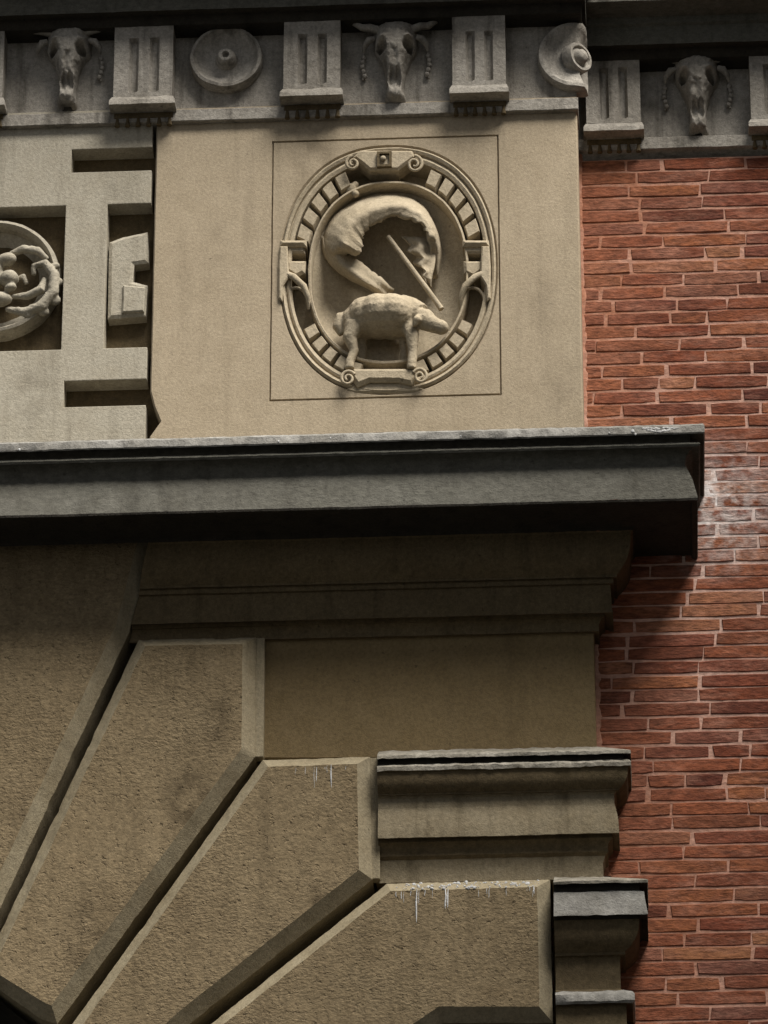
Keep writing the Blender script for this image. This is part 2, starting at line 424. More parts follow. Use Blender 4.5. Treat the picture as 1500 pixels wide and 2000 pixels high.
# ------------------------------------------------------------------ stone pier with the incised square
MEDC = (758, 527)                                  # medallion centre in the photo
MRX = (X(972, 527, 0) - X(543, 527, 0)) / 2
MRY = (Z(757, 283, 0) - Z(757, 772, 0)) / 2
MCX, MCZ = X(*MEDC, 0), (Z(757, 283, 0) + Z(757, 772, 0)) / 2
def oval(a, k, n=2.25):
    c, s = math.cos(a), math.sin(a)
    return (MCX + MRX * k * math.copysign(abs(c) ** (2/n), c), MCZ + MRY * k * math.copysign(abs(s) ** (2/n), s))
def stone_pier():
    zt, zb = Z(700, 200, 0), Z(700, 845, 0) - .16   # runs down behind the ledge
    sq = (X(530, 525, 0), X(975, 525, 0), Z(750, 776, 0), Z(750, 271, 0))
    def rect(x0, x1, z0, z1, y, n=24):
        pts = []
        for i in range(n): pts.append((x1, y, z0 + (z1 - z0) * i / n))
        for i in range(n): pts.append((x1 - (x1 - x0) * i / n, y, z1))
        for i in range(n): pts.append((x0, y, z1 - (z1 - z0) * i / n))
        for i in range(n): pts.append((x0 + (x1 - x0) * i / n, y, z0))
        return pts
    def ell(k, y, n=24):
        pts = []
        for q in range(4):
            for i in range(n):
                a = -math.pi/4 + (q + i / n) * math.pi/2
                x, z = oval(a, k); pts.append((x, y, z))
        return pts
    gw = 2.2 * U
    def off(r, d): return (r[0] - d, r[1] + d, r[2] - d, r[3] + d)
    outer = (XL_PIER, XR_PIER, zb, zt)
    mb = MB()
    b = 4 * U
    mb.grid([rect(*outer, 150 * U), rect(*outer, b), rect(*off(outer, -b*.7), 0), rect(*off(sq, gw), 0), rect(*sq, 7 * U), rect(*off(sq, -gw), 0),
             ell(1.0, 0), ell(.985, 5 * U), ell(.98, 40 * U)], True)
    for v in mb.v:
        for py, dx in ((822, 21), (795, 8)):
            if abs(v.x - XL_PIER) < 6*U and abs(v.z - Z(310, py, 0)) < 16*U: v.x += dx*U; break
    mb.jitter(.0012, 18, 2, (1, 1, 0))
    o = mb.build('stone_pier', M['pier'], None, smooth=30)
    return tag(o, 'smooth tan stone pier block with an incised square around the oval medallion', 'stone pier')
stone_pier()

# ------------------------------------------------------------------ medallion with lamb and banner
def medallion():
    t = empty('lamb_medallion', (MCX, 40*U, MCZ - MRY), 'oval carved medallion of a lamb beneath a billowing banner', 'medallion')
    def Q(zx, zy, yu=0.0):                       # a point given in the close-up of the medallion (2.885 x)
        return P(500 + zx / 2.885, 240 + zy / 2.885, yu)
    m = M['relief']
    N = 128
    # outer rim: two fine mouldings
    def ring(name, prof, cx=0, cz=0):
        rows = []
        for k, y in prof:
            rows.append([(oval(2*math.pi*i/N, k)[0] + cx, y*U, oval(2*math.pi*i/N, k)[1] + cz) for i in range(N)])
        return MB().grid(rows, True).jitter(.0015, 20).build(name, m, t, smooth=35)
    ring('outer_rim', [(.985, 14), (.98, 1), (.965, -3), (.945, 0), (.94, 6), (.93, 7), (.925, 3), (.91, 1), (.885, 4), (.88, 63)])
    ring('inner_rim', [(.735, 63), (.733, 8), (.727, 3), (.712, 2), (.703, 6), (.699, 38)], cz=-5*U)
    # concave field and the sunk floor of the ring
    rows = []
    for j in range(24):
        r = j / 23 if j else .001
        d = 36 + 42 * (1 - r ** 2.4)
        row = []
        for i in range(N):
            x, z = oval(2*math.pi*i/N, .703 * r); row.append((x, d*U, z - 5*U))
        rows.append(row)
    MB().grid(rows, True).jitter(.0018, 14).build('field', m, t, smooth=60)
    ring('ring_floor', [(.93, 62), (.70, 62)])
    # blocks of the ring
    def dentil(a0, a1):
        mb = MB(); rows = []
        for y, e in ((62, 0), (6, 0), (1, .014)):
            row = []
            n = 4
            for i in range(n+1):
                a = a0 + e*.6 + (a1 - a0 - 1.2*e) * i / n; x, z = oval(a, .868 - e*.6); row.append((x, y*U, z))
            for i in range(n+1):
                a = a1 - e*.6 - (a1 - a0 - 1.2*e) * i / n; x, z = oval(a, .752 + e*.6); row.append((x, y*U, z - 4*U))
            rows.append(row)
        mb.grid(rows, True); n0 = len(mb.v) - 10
        for i in range(4): mb.f.append((n0+i, n0+i+1, n0+8-i, n0+9-i))
        mb.jitter(.0014, 30).build('ring_block', m, t, smooth=30)
    for s0, s1, n in ((15, 67, 5), (113, 165, 5), (208, 256, 5), (284, 332, 5)):
        st = (s1 - s0) / n
        for i in range(n): dentil(R(s0 + st*i + st*.12), R(s0 + st*(i+1) - st*.12))
    # scrolls
    def volute(mb, zx, zy, r, sgn, yu, turns=1.6, th=9, start=90):
        pts = []; n = 34
        for i in range(n):
            f = i / (n-1); a = R(start) + sgn * 2*math.pi*turns*f; rr = r * (1 - .78*f)
            pts.append(Q(zx + rr*math.cos(a), zy - rr*math.sin(a), yu - 4*f))
        mb.tube(pts, [th * U / 2.885 * 1.15 * (1 - .35*i/(n-1)) for i in range(n)], 8)
        return mb
    def plate(name, poly, y0, y1, c=6, mat=m, parent=t):
        return solid(name, [Q(a, b, y0) for a, b in poly], y0, y1, c, mat, parent)
    # top scroll
    top = plate('top_scroll', [(585, 150), (880, 152), (900, 190), (850, 225), (800, 262), (640, 262), (600, 230), (545, 190)], -12, 34, 5)
    hole = MB(); a, b = Q(682, 168, -14), Q(765, 250, -14)
    cells(hole, [a.x, a.x + 5*U, b.x - 5*U, b.x], [b.z, b.z + 5*U, a.z - 5*U, a.z], lambda i, j: not (i == 1 and j == 1), -19*U, -10*U)
    hole.build('socket_frame', M['crust_shade'], t, bevel=.002)
    ball(MB(), Q(716, 200, -16), 6*U, 5*U, 6*U).build('socket_boss', m, t, smooth=60)
    volute(MB(), 893, 232, 48, -1, -14).build('volute', m, t, smooth=60); volute(MB(), 545, 228, 40, 1, -14).build('volute', m, t, smooth=60)
    # side scrolls
    def side(mx):
        g = (lambda x: x) if mx > 0 else (lambda x: 1448 - x)
        pl = lambda nm, poly, y0, c=4: plate(nm, [(g(a), b_) for a, b_ in poly], y0, 60, c)
        pl('scroll_bar', [(1163, 655), (1312, 655), (1316, 690), (1163, 690)], -7, 6)
        pl('scroll_block', [(1172, 692), (1284, 692), (1284, 732), (1172, 732)], 3, 4)
        pl('scroll_block', [(1168, 772), (1280, 772), (1276, 830), (1225, 866), (1172, 840)], 0, 6)
        pl('scroll_strap', [(1270, 692), (1314, 692), (1322, 800), (1322, 985), (1300, 1000), (1296, 915), (1262, 862)], -8, 3)
        MB().tube([Q(g(1290), 846, 0), Q(g(1235), 868, -6), Q(g(1180), 918, -6), Q(g(1153), 985, 0), Q(g(1150), 1050, 10)], [6*U, 7*U, 7*U, 5.5*U, 3*U], 10).jitter(.002, 30).build('scroll_arm', m, t, smooth=60)
        MB().tube([Q(g(1222 + 66*math.cos(R(d))), 1008 - 78*math.sin(R(d)), 8) for d in range(0, 181, 15)], 3.2*U, 8).build('scroll_hood', m, t, smooth=60)
    side(1); side(-1)
    # base under the lamb
    plate('base_scroll', [(540, 1378), (900, 1378), (905, 1430), (880, 1470), (800, 1452), (640, 1452), (570, 1480), (535, 1430)], -14, 34, 7)
    plate('base_foot', [(580, 1460), (870, 1458), (960, 1500), (900, 1520), (560, 1522), (490, 1502)], -2, 34, 5)
    volute(MB(), 925, 1428, 44, -1, -14, start=150).build('volute', m, t, smooth=60); volute(MB(), 518, 1440, 44, 1, -14, start=30).build('volute', m, t, smooth=60)
    # lamb: one continuous carved body
    mb = MB()
    def B(zx, zy, y, rx, ry, rz, rot=0): ball(mb, Q(zx, zy, y), rx*U, ry*U, rz*U, R(rot))
    B(620, 1100, 8, 40, 52, 41); B(690, 1092, 2, 46, 60, 43); B(765, 1092, 2, 46, 60, 43); B(825, 1095, 6, 32, 48, 40)
    B(560, 1125, 8, 28, 34, 34, 10); B(545, 1150, 0, 19, 24, 20)
    def T(pts, rr): mb.tube([Q(*p) for p in pts], [r*U for r in rr], 12)
    T([(560, 1140, -8), (528, 1215, -10), (553, 1285, -8), (530, 1345, -10), (528, 1388, -10)], [21, 15, 9.5, 9, 10])
    T([(620, 1130, 30), (585, 1220, 30), (600, 1290, 32), (588, 1388, 30)], [18, 13, 9, 9])
    T([(850, 1110, -2), (880, 1200, -14), (884, 1290, -12), (876, 1388, -12)], [21, 14, 9.5, 10])
    T([(815, 1130, 28), (838, 1220, 28), (838, 1290, 28), (832, 1388, 28)], [18, 12, 9, 9])
    T([(815, 1060, 10), (880, 1066, 0), (930, 1085, -8)], [34, 29, 24])
    B(948, 1105, -14, 24, 22, 21, -25)
    T([(945, 1110, -16), (1000, 1138, -18), (1036, 1152, -16)], [21, 17, 14]); B(1040, 1152, -16, 17, 16, 15, -20); B(1000, 1112, -24, 9, 9, 7)
    T([(925, 1085, -26), (905, 1110, -36), (890, 1145, -34)], [6, 9, 4]); T([(935, 1075, 8), (925, 1050, 12), (905, 1045, 16)], [6, 8, 4])
    T([(530, 1085, 8), (478, 1100, 6), (462, 1150, 6), (484, 1195, 8)], [11, 13, 12, 7])
    remesh(mb, .0048, 'lamb', m, t, 7, wool=.0026, wscale=62)
    # staff
    st = MB().tube([Q(745, 640, 0), Q(1000, 985, -10), Q(1045, 1050, -12)], [4.6*U, 5.4*U, 6*U], 10).build('staff', m, t, smooth=60)
    kn = MB(); ball(kn, Q(560, 400, 8), 8*U, 8*U, 8*U); ball(kn, Q(535, 372, 12), 11*U, 9*U, 13*U, R(-20)); ball(kn, Q(560, 350, 14), 7*U, 7*U, 8*U)
    remesh(kn, .004, 'banner_tassel', m, t, 2)
    # banner: swelling cloth
    def spl(pts, n):
        out = []
        for i in range(n):
            f = i / (n-1) * (len(pts) - 1); k = min(int(f), len(pts) - 2); u = f - k
            p0, p1, p2, p3 = pts[max(k-1, 0)], pts[k], pts[k+1], pts[min(k+2, len(pts)-1)]
            out.append(tuple(.5*((2*p1[d]) + (-p0[d]+p2[d])*u + (2*p0[d]-5*p1[d]+4*p2[d]-p3[d])*u*u + (-p0[d]+3*p1[d]-3*p2[d]+p3[d])*u**3) for d in range(2)))
        return out
    def cloth(name, O, I, h, base, nu=60, nv=16, lip=.75, ripple=0, jag=0):
        O, I = spl(O, nu), spl(I, nu); rows = []
        I = [(a + jag*nz((i*.31, 0, 3), 1.0, 2) + jag*.6*nz((i*.9, 0, 9), 1.0, 5), b_ + jag*nz((i*.37, 0, 7), 1.0, 4)) for i, (a, b_) in enumerate(I)]
        for i in range(nu):
            row = []; e = min(1, 6*i/(nu-1), 6*(nu-1-i)/(nu-1)) ** .6
            for j in range(nv + 4):
                if j <= nv:
                    v = j / nv
                    s = math.sin(math.pi * min(1, v * (1 - .28*lip) )) ** .65 if v > 0 else 0
                    y = base - h * e * s + ripple * math.sin(9*v + 3*i/nu) * (v > .1)
                else:
                    v = 1 - (j - nv) * .03
                    y = base - h * e * s + (j - nv) * h * e * s / 4 * 1.05
                row.append(Q(O[i][0] + (I[i][0]-O[i][0])*v, O[i][1] + (I[i][1]-O[i][1])*v, y))
            rows.append(row)
        return MB().grid(rows).jitter(.003, 9, 2).jitter(.0012, 40, 5).build(name, m, t, smooth=50)
    bn = cloth('banner', [(385, 770), (372, 690), (385, 600), (430, 520), (520, 450), (640, 405), (760, 392), (880, 415), (960, 475), (1005, 560), (1036, 650), (1046, 740), (1030, 880)],
          [(500, 800), (500, 750), (580, 742), (596, 690), (612, 630), (640, 592), (700, 562), (760, 532), (850, 545), (930, 570), (962, 630), (975, 720), (972, 880)], 84, 48, nu=90, ripple=5, jag=16)
    cloth('banner_tail', [(366, 640), (386, 745), (440, 822), (530, 888), (630, 938), (735, 1000)],
          [(480, 600), (515, 700), (570, 768), (640, 822), (705, 872), (780, 940)], 34, 36, 46, 12, lip=.5, ripple=4, jag=8)
    cloth('banner_fold', [(815, 640), (866, 690), (850, 722), (902, 756), (884, 794), (938, 828), (926, 862), (975, 930)],
          [(985, 640), (1005, 720), (1008, 790), (995, 860), (988, 930)], 26, 14, 60, 14, lip=.3, ripple=5)

def inset(poly, c):
    """poly: list of (x, z) counter-clockwise or clockwise; mitred inset by c"""
    n = len(poly); A = sum(poly[i][0]*poly[(i+1)%n][1] - poly[(i+1)%n][0]*poly[i][1] for i in range(n)); sg = 1 if A > 0 else -1
    out = []
    for i in range(n):
        p0, p1, p2 = Vector(poly[i-1]), Vector(poly[i]), Vector(poly[(i+1) % n])
        d1, d2 = (p1-p0).normalized(), (p2-p1).normalized()
        n1, n2 = Vector((-d1.y, d1.x))*sg, Vector((-d2.y, d2.x))*sg
        k = n1 + n2; k = k / max(.35, k.length_squared / 2)
        out.append(p1 + k * c)
    return out
def solid(name, pts, y0, y1, c, mat, parent=None, depth=None, step=.02, jit=.0012, margin=None):
    """chamfered slab from an outline of 3-D points: front face at y0, back at y1, chamfer c (pixel units)"""
    pl = [(p.x, p.z) for p in pts]; ins = inset(pl, c*U); ys = y0 + (c if depth is None else depth)
    def dens(l):
        out = []
        for i in range(len(l)):
            a, b = Vector(l[i]), Vector(l[(i+1) % len(l)])
            k = max(1, int((Vector(pl[(i+1) % len(pl)]) - Vector(pl[i])).length / step))
            out += [a + (b-a)*j/k for j in range(k)]
        return out
    o, n = dens(pl), dens(ins)
    mb = MB()
    mb.grid([[(p.x, y1*U, p.y) for p in o], [(p.x, ys*U, p.y) for p in o], [(p.x, y0*U, p.y) for p in n]], True)
    if margin:
        cc = Vector((sum(p[0] for p in pl), sum(p[1] for p in pl))) / len(pl)
        for v in mb.v:
            ch = max(0, nz(v, 7, 31) - .12) * max(0, nz(v, 30, 8) + .25)
            dr = Vector((cc.x - v.x, 0, cc.y - v.z)).normalized(); v += dr * .022 * ch
    k = len(o); n0 = len(mb.v) - k; mb.f.append(tuple(n0 + i for i in range(k)))
    mb.jitter(jit, 16, 0, (1, 0, 1)); mb.jitter(jit*.6, 60, 3, (1, 0, 1))
    if margin:
        fr = MB(); nv = len(mb.v); fr.v = [v.copy() for v in mb.v[nv - k:]]; fr.f = [tuple(range(k))]
        mb.f.pop(); mb.build('drafted_margin', margin, parent, smooth=25)
        return fr.build(name, mat, parent)
    return mb.build(name, mat, parent, smooth=25)
medallion()

# ------------------------------------------------------------------ strapwork panel at the left
def strapwork():
    t = empty('strapwork_panel', (X(0, 860, 0), 0, Z(0, 860, 0)), 'grey stone strapwork panel with square cut openings left of the pier', 'stone panel')
    xa, xb, xc, xd = X(127, 540, 0), X(124, 540, 0), X(206, 540, 0), X(291, 540, 0)
    xs = [XFAR, X(-150, 540, 0), xb, xa + .012, xc, xd]
    ym = 205
    zs = [Z(ym, 860, 0) - .12, Z(ym, 793, 0), Z(ym, 742, 0), Z(ym, 680, 0), Z(ym, 399, 0), Z(ym, 335, 0), Z(ym, 290, 0), Z(ym, 215, 0)]
    def keep(i, j):
        if j in (1, 5): return i < 3 if j == 1 else i < 3
        if j == 3: return not (i in (1, 4))
        return True
    mb = MB(); cells(mb, xs, zs, keep, 0, 48*U)
    mb.build('strap_face', M['strap'], t, weld=True, bevel=.004)
    bk = MB(); bk.box(XFAR, X(340, 540, 48), 46*U, 60*U, zs[0], zs[-1]); bk.build('back_panel', M['crust_shade'], t)
    # tabbed plaque in the narrow opening
    pts = [P(*q, 14) for q in ((213, 472), (240, 462), (288, 452), (290, 512), (262, 516), (259, 549), (288, 556), (284, 616), (210, 622))]
    solid('tab_plaque', pts, 14, 47, 7, M['strap'], t, depth=4)
    solid('tab_step', [P(*q, 8) for q in ((240, 556), (284, 560), (281, 608), (238, 610))], 8, 20, 3, M['strap'], t)
    return t
strapwork()
def round_relief():
    t = empty('round_relief', P(-12, 660, 46), 'round carved relief of curling leaves inside the left opening', 'carved relief')
    cx, cz = X(-12, 545, 20), Z(-12, 545, 20); r0 = 135*U
    N = 96; rows = []
    for k, y in ((1.0, 46), (.99, 18), (.965, 6), (.92, 4), (.88, 12), (.86, 34), (.5, 56), (.05, 62)):
        rows.append([(cx + r0*k*math.cos(2*math.pi*i/N), y*U, cz + r0*k*.98*math.sin(2*math.pi*i/N)) for i in range(N)])
    a = MB().grid(rows[:6], True).jitter(.003, 12).build('rim', M['strap'], t, smooth=40)
    MB().grid(rows[5:], True).jitter(.003, 12).build('bowl', M['strap'], t, smooth=40)
    mb = MB()
    def B(px, py, y, rx, ry, rz, rot=0): ball(mb, P(px, py, y), rx*U, ry*U, rz*U, R(rot))
    B(-30, 530, 10, 40, 30, 48); B(12, 508, 4, 22, 18, 14, 15); B(18, 545, 6, 20, 22, 18); B(-8, 585, 8, 34, 20, 16); B(20, 562, 0, 13, 12, 8, 20); B(-40, 480, 10, 34, 22, 30)
    remesh(mb, .006, 'carved_face', M['strap'], t, 3, wool=.003, wscale=35)
    lk = MB()
    def T(pts, rr): lk.tube([P(*p) for p in pts], [r*U for r in rr], 10)
    T([(12, 604, 18), (48, 610, 6), (82, 598, 0), (104, 570, -2), (106, 536, -2), (88, 514, 0), (66, 520, 4), (66, 538, 8)], [6, 10, 12, 12, 11, 9, 7, 6])
    T([(22, 580, 16), (54, 578, 4), (80, 566, 0), (88, 544, 6)], [5, 9, 10, 6])
    T([(20, 498, 14), (46, 486, 4), (74, 490, 4), (94, 508, 10)], [7, 9, 9, 5])
    T([(30, 548, 22), (46, 540, 16), (52, 556, 18)], [6, 7, 5])
    for bx, by, br_ in ((114, 552, 9), (108, 588, 10), (86, 610, 9), (108, 520, 8), (56, 616, 8)): ball(lk, P(bx, by, 8), br_*1.3*U, 9*U, br_*U, R(20), 12)
    remesh(lk, .0055, 'carved_leaf', M['strap'], t, 5, wool=.004, wscale=50)
round_relief()

# ------------------------------------------------------------------ swept mouldings
def sweep(name, prof, mat, parent, x0, xr, yf, yw, side=1.0, jit=.0016, nseg=None, fr=16, seed=0, rough=.0012):
    """prof: (projection, z) pairs in metres; runs along the front, mitres at xr, returns to the wall yw"""
    n = nseg or max(6, int((xr - (x0(prof[0][1]) if callable(x0) else x0)) / .022)); rows = []
    for p, z in prof:
        xa = x0(z) if callable(x0) else x0
        row = [((xa + (xr + p*side - xa) * i / n), yf - p, z) for i in range(n + 1)]
        m_ = 12
        row += [(xr + p*side, yf - p + (yw - yf + p) * i / m_, z) for i in range(1, m_ + 1)]
        rows.append(row)
    return MB().grid(rows).jitter(jit, 5, seed, (.3, 1, 1)).jitter(rough, 42, seed + 3, (.3, 1, 1)).build(name, mat, parent, smooth=32)
def prof_px(pairs, px, base):
    """(projection in photo pixels, photo row) -> metres, at column px over the plane base"""
    return [(p * U, Z(px, py, base - p)) for p, py in pairs]
def arc(p0, p1, bulge, n=7):
    (a, b), (c, d) = p0, p1; out = []
    for i in range(n + 1):
        f = i / n; s = math.sin(math.pi * f) * bulge
        dx, dy = c - a, d - b; L = math.hypot(dx, dy) or 1
        out.append((a + dx*f + dy/L*s, b + dy*f - dx/L*s))
    return out

def ledge_cornice():
    t = empty('ledge_cornice', (X(700, 1245, Y_CORE), Y_CORE*U, Z(700, 1245, Y_CORE)), 'dark projecting stone ledge cornice running under the tan pier', 'cornice')
    yw = (Y_BRICK + 4)*U; yf = Y_CORE*U; px = 750
    A = dict(x0=XFAR, xr=XR_CORE, yf=yf, yw=yw)
    e1, e2 = P(296, 1075, 70), P(253, 1236, 70)
    slant = lambda z: e1.x + (z - e1.z) * (e2.x - e1.x) / (e2.z - e1.z)
    z0 = Z(px, 844, Y_CORE - 224)
    sweep('ledge_top', [(70*U, z0 + 14*U), (214*U, z0 + 3*U), (221*U, z0 + 1*U)], M['dark_top'], t, **A)
    top = [(221*U, z0 + 1*U)] + prof_px([(224, 847), (224, 860), (222, 863)], px, Y_CORE)
    sweep('top_fillet', top, M['cap'], t, **A, rough=.0028)
    sweep('undercut', prof_px([(222, 863), (196, 864), (194, 879), (212, 880)], px, Y_CORE), M['cornice'], t, **A)
    cy = prof_px([(212, 880), (215, 883), (212, 888), (200, 890)] + arc((200, 890), (184, 922), -4) + [(188, 930), (198, 952), (207, 988)], px, Y_CORE)
    sweep('crown_moulding', cy, M['cornice'], t, **A, rough=.002)
    zs = Z(px, 992, Y_CORE - 207)
    sf = [cy[-1], (206*U, zs), (196*U, zs - 1*U), (194*U, zs + 6*U), (150*U, zs + 7*U), (84*U, zs + 6*U), (80*U, zs)]
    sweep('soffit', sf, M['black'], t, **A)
    sweep('bed_moulding', [(80*U, zs)] + prof_px(arc((76, 1052), (47, 1134), 9) + [(47, 1138), (40, 1139), (40, 1150)], px, Y_CORE), M['crust_shade'], t, **dict(A, x0=slant))
    sweep('lower_band', prof_px([(40, 1150), (34, 1153), (36, 1200), (38, 1207), (22, 1209), (20, 1216), (16, 1218)] + arc((16, 1218), (10, 1243), -3) + [(0, 1246)], px, Y_CORE), M['crust_shade'], t, **dict(A, x0=slant))
    # white lime patch and drops on the ledge
    sp = MB()
    for a, c_, r in ((1236, 842, 4.5), (1241, 848, 3), (38, 878, 3.2), (646, 856, 2.2), (544, 862, 2.5), (1190, 846, 2), (900, 852, 1.6)):
        ball(sp, P(a, c_, Y_CORE - 224), r*.8*U, 1.2*U, r*U, .2, 8)
    rr = random.Random(5)
    for k in range(34):
        a = 1256 + 64 * rr.random(); e = 1 - abs(a - 1287) / 36
        ball(sp, P(a, 836 + 10*rr.random()*e, Y_CORE - 223.5), rr.uniform(3, 8)*U, 1.5*U, rr.uniform(1.5, 3)*U*(.4 + e), .03, 8)
    sp.jitter(.002, 70).build('lime_spots', M['white'], t, smooth=60, kind='stuff')
ledge_cornice()

# ------------------------------------------------------------------ plain stone behind the rustication
def core():
    zt = Z(700, 1048, Y_CORE) + .35
    q = [(512, 1000), (512, 1481), (735, 1481), (735, 1724), (1079, 1724), (1079, 2230), (1163, 2230), (1163, 1000)]
    pts = [P(a, b, Y_CORE) for a, b in q]
    for i in (6, 7): pts[i].x = XR_CORE
    for i in (0, 7): pts[i].z = zt
    pts[1].x = pts[0].x; pts[3].x = pts[2].x; pts[5].x = pts[4].x
    o = solid('pilaster_shaft', pts, Y_CORE, Y_BRICK + 6, 2, M['core'])
    qb = [P(-420, 1600, 190), P(-60, 1880, 190), P(70, 1985, 190), P(300, 2230, 190), P(1150, 2230, 190), P(1150, 1000, 190), P(-420, 1000, 190)]
    qb[5].z = qb[6].z = zt; qb[0].x = qb[6].x = XFAR
    solid('joint_backing', qb, 190, 200, 1, M['core'], None)['kind'] = 'structure'
    tag(o, 'plain brown stone pilaster face between the cornice and the stepped arch stones', 'pilaster')
    # depth of the arch opening
    a, b = P(-420, 1600, Y_CORE + 8), P(300, 2230, Y_CORE + 8)
    mb = MB(); rows = []
    for y in (Y_CORE + 8, 420):
        rows.append([(a.x, y*U, a.z), (P(-60, 1905, Y_CORE + 8).x, y*U, P(-60, 1905, Y_CORE + 8).z), (P(70, 2012, Y_CORE + 8).x, y*U, P(70, 2012, Y_CORE + 8).z), (b.x, y*U, b.z)])
    mb.grid(rows); mb.box(a.x - .3, b.x + .3, 415*U, 430*U, b.z - .5, a.z + .2)
    tag(mb.build('arch_reveal', M['black'], None), 'dark reveal of the arch opening at the lower left corner', 'arch')  # near-black colour paints the shade inside the opening
core()

# ------------------------------------------------------------------ wedge stones of the arch
YB = 50
def voussoir(poly, label, fillet=None, drips=None):
    pts = [P(px, py, YB + 24) for px, py in poly]
    t = empty('arch_stone', (sum(p.x for p in pts)/len(pts), YB*U, min(p.z for p in pts)), label, 'arch stone', 'stepped wedge stones of the arch')
    solid('stone_face', pts, YB, 192, 24, M['block'], t, jit=.002, margin=M['margin'])
    if fillet:
        (ax, ay), (bx, by) = fillet
        a, b = P(ax, ay, 78), P(bx, by, 78)
        MB().box(a.x - 12*U, a.x + 12*U, 78*U, (Y_CORE + 2)*U, b.z, a.z).build('edge_fillet', M['margin'], t, bevel=.003)
    return t
va = voussoir([(-420, 1036), (318, 1036), (294, 1075), (252, 1236), (-4, 1784), (-200, 2200), (-420, 2200)], 'large stone at far left tucked under the cornice')
vb = voussoir([(271, 1250), (500, 1245), (498, 1478), (112, 2000), (80, 1990), (-120, 1850), (-11, 1846)], 'second arch stone with its top right under the brown pilaster mouldings', ((505, 1246), (503, 1478)))
vc = voussoir([(513, 1485), (723, 1478), (727, 1718), (370, 2000), (290, 2075), (84, 2075), (142, 2000)], 'third arch stone stepping down below the plain brown pilaster face', ((730, 1480), (733, 1716)))
vd = voussoir([(756, 1726), (1074, 1718), (1080, 1998), (866, 1998), (700, 2110), (275, 2110), (412, 2000)], 'lowest arch stone with white lime drips along its top edge')
def drips(t, x0, x1, ytop, n, seed, edge):
    n = int(n * 1.2)
    rr = random.Random(seed); mb = MB()
    if edge:
        for k in range(190):
            px = x0 + (x1 - x0) * (rr.random() ** .9); f = rr.random()
            a = P(px, ytop + 1 + 11*f - (px - x0) * .025, YB + 24 - 24*f - 1.5)
            r = rr.choice((.7, 1.0, 1.5, 2.8)) * rr.uniform(.6, 1.2)*U
            ball(mb, a, r*rr.uniform(.7, 1.6), r*.7, r*rr.uniform(.6, 1.3), rr.uniform(-.5, .5), 8)
    for k in range(n):
        px = rr.uniform(x0, x1); py = ytop + 12 - (px - x0)*.025 + rr.choice((0, 0, 0, 4)); L = rr.uniform(10, 70) * rr.uniform(.25, 1); w_ = rr.choice((.4, .5, .7, .9, 1.5))
        p0 = P(px, py, YB - .3); p1 = P(px - .6 + rr.uniform(-1, 1), py + L, YB - .3)
        mb.tube([p0, p0.lerp(p1, .4) + Vector((rr.uniform(-1, 1)*U, 0, 0)), p0.lerp(p1, .8), p1], [w_*.5*U, w_*U, w_*.8*U, .2*U], 6)
    for v in mb.v: v.y -= 0
    mb.jitter(.0015, 60)
    mb.build('lime_drips', M['white'], t, kind='stuff')
drips(vd, 770, 1055, 1726, 17, 12, True)
drips(vc, 545, 690, 1484, 7, 8, False)

# ------------------------------------------------------------------ stepped imposts at the right of the stones
def impost(name, px, x_left, label, parts):
    t = empty(name, (x_left, Y_CORE*U, Z(px, parts[-1][1][-1][1], Y_CORE)), label, 'moulded impost', 'moulded imposts beside the arch stones')
    for nm, pr, mt in parts:
        sweep(nm, prof_px(pr, px, Y_CORE), M[mt], t, x_left, XR_CORE, Y_CORE*U, (Y_BRICK + 4)*U, rough=.0055 if mt in ('ledge', 'cap') else .002, seed=px)
impost('impost', 970, X(738, 1600, 60), 'upper moulded stone impost with a thin pale ledge beside the third arch stone', [
    ('ledge', [(-2, 1462), (62, 1469), (66, 1471), (66, 1477)], 'ledge'),
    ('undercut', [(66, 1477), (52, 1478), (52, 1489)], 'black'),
    ('fillet', [(52, 1489), (62, 1490), (66, 1493), (65, 1501)], 'ledge'),
    ('cavetto', [(65, 1501), (60, 1504)] + arc((60, 1504), (42, 1546), 5) + [(42, 1549), (36, 1550)], 'crust_shade'),
    ('fascia', [(36, 1550), (32, 1556), (32, 1575)] + arc((32, 1575), (40, 1628), 2) + [(40, 1632)], 'impost'),
    ('ovolo', [(40, 1632), (26, 1634), (26, 1641)] + arc((27, 1641), (18, 1668), -4) + [(12, 1676)], 'crust_shade'),
    ('neck', [(12, 1676), (8, 1690), (8, 1720)], 'impost'),
    ])
impost('impost', 1170, X(1084, 1850, 60), 'lower moulded stone impost with a broad pale fascia beside the lowest arch stone', [
    ('ledge', [(4, 1712), (86, 1718), (92, 1720), (91, 1725)], 'ledge'),
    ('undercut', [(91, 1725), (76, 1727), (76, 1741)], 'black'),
    ('fascia', [(76, 1741), (84, 1742), (86, 1760), (90, 1784), (90, 1787)], 'cap'),
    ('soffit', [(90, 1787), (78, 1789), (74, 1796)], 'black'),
    ('cavetto', [(74, 1796)] + arc((74, 1797), (46, 1860), 8) + [(46, 1865), (38, 1867)], 'crust_shade'),
    ('band', [(38, 1867), (36, 1875), (36, 1932), (40, 1936)], 'crust_shade'),
    ('fillet', [(40, 1936), (58, 1938), (62, 1942), (62, 1955), (58, 1960)], 'cap'),
    ('lower_band', [(58, 1960), (46, 1962), (46, 2100)], 'crust_shade'),
    ])
# white specks on the upper ledge
for px, py, r in ((732, 1476, 4), (862, 1470, 3.5), (918, 1470, 2.4), (1146, 1464, 6)):
    pass

